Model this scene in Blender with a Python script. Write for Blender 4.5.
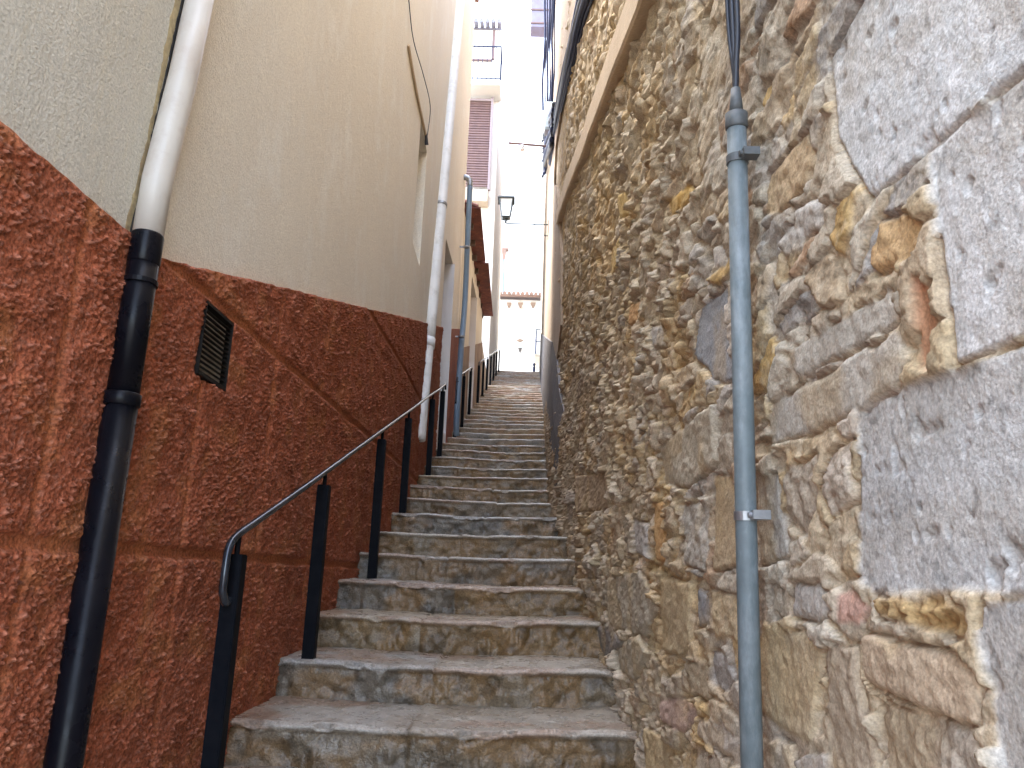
import bpy, bmesh, math, random
import numpy as np
from mathutils import Matrix, Vector
random.seed(7)
R = math.radians
for o in list(bpy.data.objects): bpy.data.objects.remove(o)
SC = bpy.context.scene
COL = SC.collection

# ------------------------------------------------------------------ camera
PITCH, YAW, ROLL, FPX = 14.07, 0.6, 1.9, 770.0
_p, _y, _r = R(PITCH), R(YAW), R(ROLL)
FW = np.array([-math.sin(_y)*math.cos(_p), math.cos(_y)*math.cos(_p), math.sin(_p)])
_rt = np.cross(FW, [0, 0, 1]); _rt /= np.linalg.norm(_rt); _up = np.cross(_rt, FW)
RT = math.cos(_r)*_rt + math.sin(_r)*_up
UP = -math.sin(_r)*_rt + math.cos(_r)*_up
cd = bpy.data.cameras.new('camera'); cam = bpy.data.objects.new('camera', cd); COL.objects.link(cam)
cd.sensor_width = 36; cd.lens = FPX/1024*36; cd.clip_start = 0.05; cd.clip_end = 6000
m3 = Matrix((RT, UP, -FW)).transposed()
cam.matrix_world = m3.to_4x4()
SC.camera = cam

# ------------------------------------------------------------------ light
SUN_EL, SUN_AZ = 62, 300          # compass azimuth of the sun (0 = +Y, clockwise)
w = bpy.data.worlds.new('World'); SC.world = w; w.use_nodes = True
nt = w.node_tree; bg = nt.nodes['Background']
sky = nt.nodes.new('ShaderNodeTexSky'); sky.sky_type = 'NISHITA'; sky.sun_disc = False
sky.sun_elevation = R(SUN_EL); sky.sun_rotation = R(SUN_AZ)
sky.air_density = 1.0; sky.dust_density = 2.0; sky.ozone_density = 1.0
hs = nt.nodes.new('ShaderNodeHueSaturation'); hs.inputs['Saturation'].default_value = 0.64
nt.links.new(sky.outputs[0], hs.inputs['Color']); nt.links.new(hs.outputs[0], bg.inputs[0])
bg.inputs[1].default_value = 0.15
sd = bpy.data.lights.new('sun', 'SUN'); sun = bpy.data.objects.new('sun', sd); COL.objects.link(sun)
sd.energy = 0.6; sd.angle = R(20); sd.color = (1, .95, .88)
az = R(SUN_AZ); el = R(SUN_EL)
sdir = Vector((math.sin(az)*math.cos(el), math.cos(az)*math.cos(el), math.sin(el)))
sun.rotation_euler = sdir.to_track_quat('Z', 'Y').to_euler()
sun.location = (0, 0, 30)
SC.view_settings.view_transform = 'Standard'; SC.view_settings.look = 'None'
SC.view_settings.gamma = 1; SC.view_settings.use_curve_mapping = False
SC.view_settings.exposure = 3.75
SC.render.engine = 'CYCLES'
SC.cycles.use_denoising = True; SC.cycles.max_bounces = 10; SC.cycles.diffuse_bounces = 8; SC.cycles.glossy_bounces = 4

# ------------------------------------------------------------------ survey of the lane
S, D = 0.3287, 1.48                 # slope of the stair, eye height above the nosing line
def lerp_pts(pts, y):
    ys = [p[0] for p in pts]; xs = [p[1] for p in pts]
    return np.interp(y, ys, xs)
LW = [(-6, -1.22), (0, -1.08), (3, -1.01), (6, -.955), (8.5, -.965), (10, -.92), (14.4, -.82), (30, -.75)]   # left wall line
RW = [(-6, .54), (0, .48), (7, .42), (10, .44), (30, .80)]                                                 # right wall line
def ray(px, py): return FW + RT*(px-512)/FPX - UP*(py-384)/FPX
def hit_line(px, py, pts):
    v = ray(px, py); best = None
    for (y0, x0), (y1, x1) in zip(pts, pts[1:]):
        m = (x1-x0)/(y1-y0); t = (x0-m*y0)/(v[0]-m*v[1])
        if t > 0 and y0-1e-6 <= t*v[1] <= y1: return v*t
    return best
def at_y(px, py, Y):
    v = ray(px, py); return v*(Y/v[1])
def on_stair(px, py):
    v = ray(px, py); return v*(-D/(v[2]-S*v[1]))

# ------------------------------------------------------------------ noise in numpy
def _h(ix, iy, seed):
    ix = ix.astype(np.int64).astype(np.uint64); iy = iy.astype(np.int64).astype(np.uint64)
    n = ix*np.uint64(0x9E3779B97F4A7C15) + iy*np.uint64(0xC2B2AE3D27D4EB4F) + np.uint64(seed*7919+13)
    n ^= n >> np.uint64(29); n *= np.uint64(0xBF58476D1CE4E5B9); n ^= n >> np.uint64(32)
    n *= np.uint64(0x94D049BB133111EB); n ^= n >> np.uint64(31)
    return (n & np.uint64(0xFFFFFF)).astype(np.float64)/float(0x1000000)
def vn(x, y, seed=0):
    xi = np.floor(x); yi = np.floor(y); fx = x-xi; fy = y-yi
    fx = fx*fx*(3-2*fx); fy = fy*fy*(3-2*fy)
    a = _h(xi, yi, seed); b = _h(xi+1, yi, seed); c = _h(xi, yi+1, seed); d = _h(xi+1, yi+1, seed)
    return (a*(1-fx)+b*fx)*(1-fy)+(c*(1-fx)+d*fx)*fy
def fbm(x, y, seed=0, o=4, g=.5):
    s = 0; a = 1; t = 0
    for k in range(o):
        s = s+a*vn(x, y, seed+k*17); t += a; a *= g; x = x*2.03+3.1; y = y*2.03+7.7
    return s/t
def ridged(x, y, seed=0, o=4):
    s = 0; a = 1; t = 0
    for k in range(o):
        s = s+a*(1-np.abs(2*vn(x, y, seed+k*17)-1)); t += a; a *= .5; x = x*2.1+1.3; y = y*2.1+4.1
    return s/t
def worley(x, y, seed=0, jit=.9):
    xi = np.floor(x); yi = np.floor(y)
    f1 = np.full(x.shape, 9.); f2 = np.full(x.shape, 9.); idx = np.zeros(x.shape); cx = np.zeros(x.shape); cy = np.zeros(x.shape)
    for dx in (-1, 0, 1):
        for dy in (-1, 0, 1):
            gx = xi+dx; gy = yi+dy
            px = gx+.5+jit*(_h(gx, gy, seed)-.5); py = gy+.5+jit*(_h(gx, gy, seed+5)-.5)
            d = np.sqrt((px-x)**2+(py-y)**2); i = _h(gx, gy, seed+9)
            n = d < f1
            f2 = np.where(n, f1, np.minimum(f2, d)); idx = np.where(n, i, idx)
            cx = np.where(n, x-px, cx); cy = np.where(n, y-py, cy); f1 = np.where(n, d, f1)
    return f1, f2, idx, cx, cy
def sst(a, b, x):
    t = np.clip((x-a)/(b-a), 0, 1); return t*t*(3-2*t)

# ------------------------------------------------------------------ materials
def ramp2(N, L, fac, a, b, lo=.35, hi=.65):
    mr = N.new('ShaderNodeMapRange'); mr.inputs[1].default_value = lo; mr.inputs[2].default_value = hi
    L.new(fac, mr.inputs[0])
    mx = N.new('ShaderNodeMix'); mx.data_type = 'RGBA'
    L.new(mr.outputs[0], mx.inputs[0])
    for sock, c in ((mx.inputs[6], a), (mx.inputs[7], b)):
        if isinstance(c, tuple): sock.default_value = c+(1,)
        else: L.new(c, sock)
    return mx.outputs[2]
def mk(name, col=(.5, .5, .5), col2=None, ns=4, col3=None, ns3=20, rough=.85, rough2=None, metal=0, bumps=(), attr=False, var=0, vs=60, spec=.5, stretch=None):
    m = bpy.data.materials.new(name); m.use_nodes = True; N = m.node_tree.nodes; L = m.node_tree.links
    b = N['Principled BSDF']; tc = N.new('ShaderNodeTexCoord'); co = tc.outputs['Object']
    def noise(sc, det=5, rg=.6, st=None):
        n = N.new('ShaderNodeTexNoise'); n.inputs['Scale'].default_value = sc; n.inputs['Detail'].default_value = det
        n.inputs['Roughness'].default_value = rg; src = co
        if st:
            mp = N.new('ShaderNodeMapping'); mp.inputs['Scale'].default_value = st; L.new(co, mp.inputs[0]); src = mp.outputs[0]
        L.new(src, n.inputs['Vector']); return n.outputs[0]
    c = col
    if attr:
        a = N.new('ShaderNodeAttribute'); a.attribute_name = 'Col'; c = a.outputs['Color']
    if col2: c = ramp2(N, L, noise(ns, st=stretch), c, col2)
    if col3: c = ramp2(N, L, noise(ns3, 8, .7, st=stretch), c, col3, .5, .72)
    if var:
        n = noise(vs, 2.5, .6); mr = N.new('ShaderNodeMapRange'); mr.inputs[1].default_value = .3; mr.inputs[2].default_value = .7
        mr.inputs[3].default_value = 1-var; mr.inputs[4].default_value = 1+var; L.new(n, mr.inputs[0])
        vm = N.new('ShaderNodeVectorMath'); vm.operation = 'SCALE'
        if isinstance(c, tuple): vm.inputs[0].default_value = c
        else: L.new(c, vm.inputs[0])
        L.new(mr.outputs[0], vm.inputs['Scale']); c = vm.outputs[0]
    if isinstance(c, tuple): b.inputs['Base Color'].default_value = c+(1,)
    else: L.new(c, b.inputs['Base Color'])
    b.inputs['Roughness'].default_value = rough; b.inputs['Metallic'].default_value = metal
    b.inputs['Specular IOR Level'].default_value = spec
    if rough2 is not None:
        mr = N.new('ShaderNodeMapRange'); mr.inputs[1].default_value = .4; mr.inputs[2].default_value = .62
        mr.inputs[3].default_value = rough; mr.inputs[4].default_value = rough2; L.new(noise(14), mr.inputs[0]); L.new(mr.outputs[0], b.inputs['Roughness'])
    prev = None
    for sc, dist, det in bumps:
        bp = N.new('ShaderNodeBump'); bp.inputs['Strength'].default_value = 1; bp.inputs['Distance'].default_value = dist
        L.new(noise(sc, det, .65), bp.inputs['Height'])
        if prev: L.new(prev, bp.inputs['Normal'])
        prev = bp.outputs[0]
    if prev: L.new(prev, b.inputs['Normal'])
    return m
M = {}
M['stone'] = mk('rubble_stone', attr=True, var=.26, vs=210, rough=.9, spec=.3, bumps=((60, .0035, 4),))
M['step'] = mk('worn_step_stone', attr=True, var=.35, vs=110, rough=.2, rough2=.45, bumps=((30, .006, 4), (110, .003, 2)))
M['red'] = mk('red_roughcast', attr=True, var=.5, vs=120, rough=.85, spec=.25, bumps=((100, .005, 2),))
M['cream'] = mk('cream_render', (.80, .75, .64), (.73, .68, .58), 1.6, (.84, .82, .74), 3.2, rough=.9, var=.13, vs=130, bumps=((130, .005, 5), (18, .005, 5)), stretch=(1, 1, .55))
M['cream_old'] = mk('combed_cream_render', (.62, .585, .50), (.56, .53, .45), 2, (.60, .55, .43), 5, rough=.9, var=.14, vs=120, bumps=((130, .005, 5), (25, .004, 4)), stretch=(1, 4, .25))
M['ochre_edge'] = mk('yellowed_edge', (.50, .40, .22), (.36, .27, .15), 12, rough=.9, var=.2, bumps=((80, .004, 5),))
M['dark'] = mk('dark_gap', (.02, .018, .016), rough=.9)
M['black_pvc'] = mk('black_painted_pipe', (.003, .0035, .006), (.006, .006, .009), 9, rough=.25, rough2=.4, spec=.14, bumps=((60, .0006, 3),))
M['white_pvc'] = mk('cream_plastic_pipe', (.56, .53, .48), (.50, .46, .41), 3, (.46, .40, .35), 9, rough=.4, bumps=((30, .0005, 3),))
M['white_paint'] = mk('white_painted_pipe', (.80, .81, .80), (.70, .72, .72), 3, (.55, .55, .52), 7, rough=.4, bumps=((20, .002, 4),))
M['blue_pipe'] = mk('blue_grey_pipe', (.16, .23, .30), (.12, .18, .25), 4, rough=.45, bumps=((30, .001, 3),))
M['conduit'] = mk('blue_grey_conduit', (.135, .172, .185), (.108, .138, .15), 5, (.26, .30, .32), 11, rough=.5, var=.12, vs=35, bumps=((70, .0006, 4),), stretch=(1, 1, .3))
M['zinc'] = mk('zinc', (.36, .38, .40), (.26, .27, .28), 30, rough=.4, metal=.7)
M['rubber'] = mk('dark_grey_rubber', (.085, .095, .10), rough=.55, var=.2)
M['cable'] = mk('black_cable', (.02, .024, .035), rough=.45)
M['cable_blue'] = mk('blue_grey_cable', (.018, .025, .06), (.03, .038, .08), 20, rough=.6, spec=.15)
M['board'] = mk('cream_cement_moulding', (.56, .44, .30), (.48, .37, .25), 3, rough=.9, var=.1, vs=60, bumps=((60, .003, 5),))
M['plaster_r'] = mk('tan_render', (.33, .245, .165), (.27, .195, .125), 1.3, (.37, .29, .21), 4, rough=.9, var=.1, vs=40, bumps=((50, .004, 5),), stretch=(1, 1, .4))
M['grey_cement'] = mk('grey_cement_dado', (.075, .07, .075), (.11, .095, .085), 2, (.045, .045, .055), 5, rough=.75, var=.15, bumps=((40, .005, 6),), stretch=(1, 1, .3))
M['iron'] = mk('dark_painted_iron', (.003, .004, .007), (.006, .007, .010), 25, rough=.5, spec=.06, bumps=((90, .0006, 4),))
M['rail'] = mk('worn_steel_rail', (.07, .08, .10), (.03, .035, .045), 20, rough=.22, metal=.6)
M['vent'] = mk('dark_metal_vent', (.006, .005, .005), (.012, .009, .007), 30, rough=.6, spec=.25)
M['wood_shutter'] = mk('brown_slatted_shutter', (.19, .115, .10), (.15, .09, .085), 6, rough=.6, var=.1)
M['white_wall'] = mk('white_limewash', (.80, .79, .76), (.74, .72, .68), 1.5, rough=.9, bumps=((30, .004, 4),))
M['offwhite'] = mk('off_white_render', (.66, .64, .57), (.58, .54, .45), 1.2, rough=.9, bumps=((30, .004, 4),), stretch=(1, 1, .3))
M['beige_far'] = mk('beige_render', (.55, .46, .36), (.44, .36, .27), 1, rough=.9, var=.1, bumps=((30, .005, 5),), stretch=(1, 1, .4))
M['brown_dado'] = mk('brown_dado', (.18, .12, .09), (.30, .22, .16), 2, rough=.9, bumps=((30, .006, 5),))
M['red_far'] = mk('red_roughcast_far', (.30, .085, .045), (.22, .06, .035), 8, rough=.75, var=.3, vs=60, bumps=((60, .012, 5),))
M['tile'] = mk('terracotta_tile', (.16, .045, .03), (.10, .03, .025), 6, (.30, .10, .05), 9, rough=.8, var=.2, bumps=((40, .004, 4),))
M['tile_dull'] = mk('weathered_tile', (.26, .15, .11), (.2, .13, .1), 6, rough=.8, var=.2, bumps=((40, .004, 4),))
M['pave'] = mk('grey_paving', (.30, .29, .27), (.22, .21, .19), 2, rough=.8, var=.15, bumps=((30, .004, 5),))
M['earth'] = mk('dry_ground', (.24, .2, .15), (.18, .16, .11), .3, rough=.95, bumps=((6, .02, 6),))
M['mortar_plain'] = mk('grey_backing_masonry', (.34, .28, .20), (.28, .23, .17), 2, rough=.9, var=.2, bumps=((20, .01, 6),))
M['door_dark'] = mk('brown_wooden_door', (.10, .06, .04), (.07, .045, .03), 5, rough=.55, bumps=((30, .001, 4),), stretch=(4, 4, .4))
M['jamb'] = mk('white_painted_reveal', (.76, .75, .74), (.68, .66, .66), 2, rough=.8, bumps=((30, .003, 4),))
M['lampglass'] = bpy.data.materials.new('frosted_lamp_glass'); M['lampglass'].use_nodes = True
_b = M['lampglass'].node_tree.nodes['Principled BSDF']; _b.inputs['Base Color'].default_value = (.9, .92, .9, 1); _b.inputs['Roughness'].default_value = .3
_b.inputs['Transmission Weight'].default_value = .6
M['pane'] = mk('dark_window_glass', (.03, .035, .04), rough=.08)
M['green_iron'] = mk('dark_green_iron', (.02, .03, .03), rough=.4)

# ------------------------------------------------------------------ object helpers
def link(o): COL.objects.link(o); return o
def thing(name, label, cat, loc=(0, 0, 0), group=None, kind=None):
    o = link(bpy.data.objects.new(name, None)); o.location = loc; o.empty_display_size = .1
    if label: o['label'] = label
    if cat: o['category'] = cat
    if group: o['group'] = group
    if kind: o['kind'] = kind
    return o
def tag(o, label=None, cat=None, group=None, kind=None):
    if label: o['label'] = label
    if cat: o['category'] = cat
    if group: o['group'] = group
    if kind: o['kind'] = kind
    return o
def origin(o):
    v = Vector((0, 0, 0))
    while o is not None: v += o.location; o = o.parent
    return v
def obj(name, bm, mat, parent=None, smooth=False, loc=None):
    """bm holds world coordinates; the object is placed at its parent's origin (or loc)"""
    off = origin(parent) if parent is not None else Vector(loc or (0, 0, 0))
    bmesh.ops.translate(bm, verts=bm.verts, vec=-off)
    bmesh.ops.recalc_face_normals(bm, faces=bm.faces)
    me = bpy.data.meshes.new(name); bm.to_mesh(me); bm.free()
    me.materials.append(mat)
    if smooth:
        for p in me.polygons: p.use_smooth = True
    o = link(bpy.data.objects.new(name, me))
    if parent is not None: o.parent = parent
    else: o.location = off
    return o
def grid_obj(name, P, mat, parent=None, colr=None, flip=False, smooth=True):
    """P: (rows, cols, 3) world points"""
    r, c = P.shape[:2]; off = np.array(origin(parent)) if parent is not None else np.zeros(3)
    V = (P.reshape(-1, 3)-off).astype(np.float32)
    i = (np.arange(r-1)[:, None]*c+np.arange(c-1)[None, :]).ravel()
    q = np.stack([i, i+1, i+c+1, i+c], 1)
    if flip: q = q[:, ::-1]
    me = bpy.data.meshes.new(name)
    me.vertices.add(len(V)); me.vertices.foreach_set('co', V.ravel())
    me.loops.add(q.size); me.loops.foreach_set('vertex_index', q.ravel().astype(np.int32))
    me.polygons.add(len(q)); me.polygons.foreach_set('loop_start', (np.arange(len(q))*4).astype(np.int32))
    me.polygons.foreach_set('use_smooth', np.full(len(q), smooth))
    me.update(calc_edges=True)
    if colr is not None:
        a = me.color_attributes.new('Col', 'FLOAT_COLOR', 'POINT')
        cc = np.ones((len(V), 4), np.float32); cc[:, :3] = colr.reshape(-1, 3); a.data.foreach_set('color', cc.ravel())
    me.materials.append(mat); me.validate()
    o = link(bpy.data.objects.new(name, me))
    if parent is not None: o.parent = parent
    return o
def bx(bm, a, b, bevel=0):
    x0, y0, z0 = a; x1, y1, z1 = b
    vs = [bm.verts.new(v) for v in ((x0, y0, z0), (x1, y0, z0), (x1, y1, z0), (x0, y1, z0), (x0, y0, z1), (x1, y0, z1), (x1, y1, z1), (x0, y1, z1))]
    fs = [bm.faces.new([vs[i] for i in f]) for f in ((0, 3, 2, 1), (4, 5, 6, 7), (0, 1, 5, 4), (1, 2, 6, 5), (2, 3, 7, 6), (3, 0, 4, 7))]
    if bevel:
        es = list({e for f in fs for e in f.edges}); bmesh.ops.bevel(bm, geom=es, offset=bevel, segments=2, affect='EDGES')
    return bm
def hexa(bm, pts):
    vs = [bm.verts.new(v) for v in pts]
    for f in ((0, 3, 2, 1), (4, 5, 6, 7), (0, 1, 5, 4), (1, 2, 6, 5), (2, 3, 7, 6), (3, 0, 4, 7)): bm.faces.new([vs[i] for i in f])
    return bm
def tube(bm, pts, r, n=14, cap=True):
    pts = [Vector(p) for p in pts]; rr = r if isinstance(r, (list, tuple)) else [r]*len(pts)
    rings = []
    t0 = (pts[1]-pts[0]).normalized(); ref = Vector((0, 0, 1)) if abs(t0.z) < .9 else Vector((0, 1, 0))
    u = t0.cross(ref).normalized()
    for i, p in enumerate(pts):
        t = (pts[min(i+1, len(pts)-1)]-pts[max(i-1, 0)]).normalized()
        u = (u-t*u.dot(t)).normalized(); v = t.cross(u)
        rings.append([bm.verts.new(p+(u*math.cos(2*math.pi*k/n)+v*math.sin(2*math.pi*k/n))*rr[i]) for k in range(n)])
    for a, b in zip(rings, rings[1:]):
        for k in range(n): bm.faces.new((a[k], a[(k+1) % n], b[(k+1) % n], b[k]))
    if cap: bm.faces.new(rings[0][::-1]); bm.faces.new(rings[-1])
    return bm
def smooth_pts(pts, n=6):
    P = [Vector(p) for p in pts]; out = []
    for i in range(len(P)-1):
        a = P[max(i-1, 0)]; b = P[i]; c = P[i+1]; d = P[min(i+2, len(P)-1)]
        for k in range(n):
            t = k/n
            out.append(.5*((2*b)+(c-a)*t+(2*a-5*b+4*c-d)*t*t+(3*b-a-3*c+d)*t**3))
    out.append(P[-1]); return out
def NB(): return bmesh.new()
def wall_piece(bm, line, side, y0, y1, z0, z1, depth=.3, proud=0):
    """piece of wall between y0 and y1 following a wall line; side -1 = left wall, +1 = right wall; z0/z1 may be functions of y"""
    ys = [y0]+[p[0] for p in line if y0 < p[0] < y1]+[y1]
    f0 = z0 if callable(z0) else (lambda y: z0); f1 = z1 if callable(z1) else (lambda y: z1)
    for a, b in zip(ys, ys[1:]):
        xa = float(lerp_pts(line, a))-side*proud; xb = float(lerp_pts(line, b))-side*proud
        hexa(bm, [(xa, a, f0(a)), (xa+side*depth, a, f0(a)), (xb+side*depth, b, f0(b)), (xb, b, f0(b)),
                  (xa, a, f1(a)), (xa+side*depth, a, f1(a)), (xb+side*depth, b, f1(b)), (xb, b, f1(b))])
    return bm

# ================================================================== GROUND
YT = 1.97*D; TREAD = .329*D; RISE = S*TREAD      # first nosing in view, tread length, riser height
NT = 45
ztop = S*(YT+NT*TREAD)-D
bm = NB(); hexa(bm, [(-4000, -4000, -3.2), (4000, -4000, -3.2), (4000, 4000, -3.2), (-4000, 4000, -3.2), (-4000, -4000, -2.6), (4000, -4000, -2.6), (4000, 4000, -2.6), (-4000, 4000, -2.6)])
tag(obj('ground', bm, M['earth']), kind='structure')
ylow = YT-7*TREAD; zlow = S*ylow-D-RISE
bm = NB(); bx(bm, (-8, -14, zlow-.4), (8, ylow+.3, zlow)); tag(obj('lower_street', bm, M['pave']), kind='structure')
ytop = YT+NT*TREAD
bm = NB(); bx(bm, (-20, ytop+.25, -2.6), (20, 60, ztop)); tag(obj('upper_street', bm, M['pave']), kind='structure')

# ================================================================== STAIRCASE
st = thing('stone_staircase', 'long flight of worn stone steps climbing the narrow lane', 'staircase', (0, YT, S*YT-D))
SLEFT = [(-6, -1.24), (0, -1.10), (3, -1.03), (6, -.975), (8.4, -.985), (8.6, -1.03), (9.7, -1.02), (10, -.92), (14.4, -.84), (30, -.77)]
SRIGHT = [(-6, .56), (0, .50), (2.9, .455), (3.9, .43), (4.8, .385), (5.8, .33), (6.8, .29), (8.9, .34), (11.7, .39), (25, .72), (30, .8)]
PAL = np.array([(.27, .285, .30), (.34, .29, .22), (.40, .31, .18), (.30, .26, .22), (.36, .335, .30), (.25, .245, .245), (.42, .28, .13)])
rs = np.random.RandomState(5)
for i in range(-7, NT+1):
    y0 = YT+i*TREAD; z1 = S*y0-D; y1 = y0+TREAD
    near = i < 14
    nc = 150 if i < 5 else (90 if near else 36)
    xl, xr = float(lerp_pts(SLEFT, y0)), float(lerp_pts(SRIGHT, y0))
    if i < 8 and i >= -1: xr += .05
    tt = np.linspace(0, 1, nc); X = xl+(xr-xl)*tt
    # profile: (dy, dz, kind) kind 0 riser, 1 nosing, 2 tread
    nr = 16 if near else 4; ntr = 18 if near else 4
    prof = [(0.012, -RISE-.03+(RISE+.015)*k/nr, 0) for k in range(nr)]
    prof += [(.004, -.012, 1), (.001, -.009, 1), (.002, -.003, 1), (.006, 0, 1), (.014, .001, 1)]
    prof += [(.02+(TREAD+.03)*k/ntr, .001+.008*k/ntr, 2) for k in range(ntr+1)]
    pr = np.array(prof)
    nb = rs.choice([2, 2, 3]); cuts = np.sort(np.clip((np.arange(1, nb)/nb+rs.uniform(-.12, .12, nb-1)), .05, .95))
    bid = np.searchsorted(cuts, tt)
    cols = PAL[rs.choice(len(PAL), nb, p=[.2, .2, .12, .16, .2, .06, .06])]*rs.uniform(.85, 1.12, (nb, 1)); cols = cols*.55+np.array([.33, .285, .22])*.45
    bh = rs.uniform(-.006, .006, nb); by = rs.uniform(-.010, .010, nb)
    U = X[None, :]+0*pr[:, :1]; K = pr[:, 2:3]+0*U
    Yb = y0+pr[:, 0:1]+by[bid][None, :]+0*U; Zb = z1+pr[:, 1:2]+bh[bid][None, :]+0*U
    wob = (fbm(X*2.2+i*3.3, X*0+i*7.7, 3)-.5)
    Yb += wob*.03; Zb += (fbm(X*1.5+9*i, X*0+i*3.1, 4)-.5)*.015
    a = fbm(U*9+i*5, (pr[:, 1:2]*9+pr[:, 0:1]*4)+i*11+0*U, 11, 5)-.5
    b_ = ridged(U*22+i, (pr[:, 1:2]*22+pr[:, 0:1]*12)+0*U+i*7, 21, 4)-.5
    isr = (K < .5); ist = (K > 1.5)
    Yb += np.where(isr, a*.060+b_*.030, np.where(ist, 0, (a*.008)))
    Zb += np.where(ist, a*.016+b_*.004, np.where(isr, 0, a*.012-.004))
    # worn hollow in the middle, chipped nosing
    chip = sst(.58, .72, fbm(X*9+i*3, X*0+i, 31, 4))*.013
    Zb -= np.where(K == 1, chip[None, :], 0); Yb += np.where(K == 1, chip[None, :]*.8, 0)
    Zb -= (.012*np.exp(-((tt-.5)/.3)**2))[None, :]
    if len(cuts):
        dj = np.min(np.abs(tt[:, None]-cuts[None, :]), 1)*(xr-xl)
        g = np.exp(-(dj/.006)**2)*.010
        Yb += np.where(K < 1.5, g[None, :], 0); Zb -= np.where(K > .5, g[None, :]*.6, 0)
    P = np.stack([U, Yb, Zb], 2)
    c = cols[bid][None, :, :]+np.zeros(U.shape+(3,))
    n1 = fbm(U*5+i*9, Yb*5+Zb*7, 41, 5)[..., None]; n2 = fbm(U*14+i, Yb*14+Zb*19, 47, 5)[..., None]; n3 = fbm(U*3-i*4, Yb*4+Zb*9, 53, 4)[..., None]
    c = c*(1-sst(.45, .6, n1)*.6)+np.array([.40, .26, .12])*sst(.45, .6, n1)*.6*(.4+.7*isr[..., None])
    c = c*(1-sst(.50, .64, n2)*.42*(isr[..., None]*.6+.4))                       # dark lichen spots
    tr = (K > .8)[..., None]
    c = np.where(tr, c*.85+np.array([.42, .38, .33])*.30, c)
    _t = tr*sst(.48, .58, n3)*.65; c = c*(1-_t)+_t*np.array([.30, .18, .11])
    c = np.where(tr, c*.72+.01, c*np.array([.50, .445, .375]))*(1+.45*float(sst(4, 14, np.float64(y0))))  # colour brightened up the flight, making up for dim light on the upper steps
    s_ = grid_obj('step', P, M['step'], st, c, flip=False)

# ================================================================== RIGHT STONE WALL
def spacing(lo, hi, base, k, grow=None):
    out = [lo]; 
    while out[-1] < hi:
        y = out[-1]; out.append(y+max(base, k*max(abs(y), .0)))
    return np.array(out)
ys = np.concatenate([np.arange(-.8, .2, .03), spacing(.2, 11, .0035, .0045)])
zs = np.concatenate([np.arange(-2.6, -1.0, .02), np.arange(-1.0, 1.5, .0045), spacing(1.5, 7.2, .0065, .0042)])
GY, GZ = np.meshgrid(ys, zs)
H0 = GZ-(S*GY-D)                        # height above the stair line
def facets(u, v, sx, sy, seed, slope):
    """broken stone: every cell a small plane tilted its own way"""
    f1, f2, i_, cx, cy = worley(u/sx, v/sy, seed)
    g1 = np.modf(i_*517.3)[0]-.5; g2 = np.modf(i_*913.7)[0]-.5
    return (g1*cx*sx+g2*cy*sy)*2*slope+(i_-.5)*min(sx, sy)*slope*.7
NEAR = sst(2.3, 1.5, GY)                # the masonry nearest the street is pointed almost flush
def rubble(u, v):
    wu = (fbm(u*5, v*5, 61, 4)-.5)*.12; wv = (fbm(u*5+9, v*5, 67, 4)-.5)*.09+ .10*u
    U_, V_ = u+wu, v+wv
    lay = [(.36, .18, 71), (.24, .095, 73), (.15, .058, 79)]
    sel = fbm(u*1.7, v*1.7, 83, 3)+np.clip(.16*(1.1-H0), -.12, .16)
    hh = None
    for (sx, sy, sd_), (lo, hi) in zip(lay, ((.60, 2), (.44, .60), (-1, .44))):
        f1, f2, i_, cx, cy = worley(U_/sx, V_/sy, sd_)
        e = sst(.03, .16, f2-f1+(fbm(u*40, v*40, 87, 3)-.5)*.14)
        amp = .006+.016*i_
        tl = (np.modf(i_*57.3)[0]-.5)*cx*.035+(np.modf(i_*91.7)[0]-.5)*cy*.03
        low = np.modf(i_*33.1)[0] < .22
        h = np.where(low, .002, e*(amp+tl))
        if hh is None: hh = h; ii = i_; ee = np.where(low, 0, e)
        else:
            wgt = (sel < hi); hh = np.where(wgt, h, hh); ii = np.where(wgt, i_, ii); ee = np.where(wgt, np.where(low, 0, e), ee)
    return hh, ii, ee
hh, ii, ee = rubble(GY, GZ)
wx = (fbm(GY*22, GZ*22, 91, 3)-.5)*.03; wz = (fbm(GY*22+7, GZ*22, 93, 3)-.5)*.03
crag2 = fbm(GY*42, GZ*42, 97, 4)-.5; fine = fbm(GY*120, GZ*120, 101, 3)-.5
fc = facets(GY+wx, GZ+wz, .17, .060, 401, .34)*sst(.35, .6, fbm(GY*3, GZ*5, 399, 3))+facets(GY+wx, GZ+wz, .055, .026, 403, .28)+facets(GY+wx*.5, GZ+wz*.5, .018, .012, 405, .20)
rough_ = .26+.74*(1-NEAR)
crack = sst(0, .45, ee)*sst(1, .55, ee)*sst(.42, .55, fbm(GY*6, GZ*8, 161, 2))
H = hh*(1-.45*NEAR)-crack*.008+fc*rough_+crag2*.012*rough_+fine*.005+NEAR*.009
smear = sst(.42, .62, fbm(GY*4.2, GZ*6, 151, 4)); H = H*(1-.25*smear)+.003*smear; ee = ee*(1-.35*smear)
pit = sst(.62, .72, fbm(GY*12, GZ*15, 107, 4)); H -= pit*.022*(1-.5*NEAR)
SP = np.array([(.44, .38, .29), (.38, .34, .285), (.50, .45, .36), (.46, .36, .22), (.34, .32, .29), (.50, .34, .14), (.42, .33, .22), (.55, .50, .43), (.40, .27, .17)])
pc = np.array([.20, .17, .12, .15, .10, .05, .13, .05, .03]); pc = np.cumsum(pc/pc.sum())
sid = np.clip(np.searchsorted(pc, np.modf(ii*777.7)[0]), 0, len(SP)-1)
Cc = SP[sid]; _w = (1-NEAR[..., None])*.55; Cc = Cc*(1-_w)+(Cc.mean(2, keepdims=True)*np.array([1.24, .98, .68]))*_w*1.12
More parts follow.
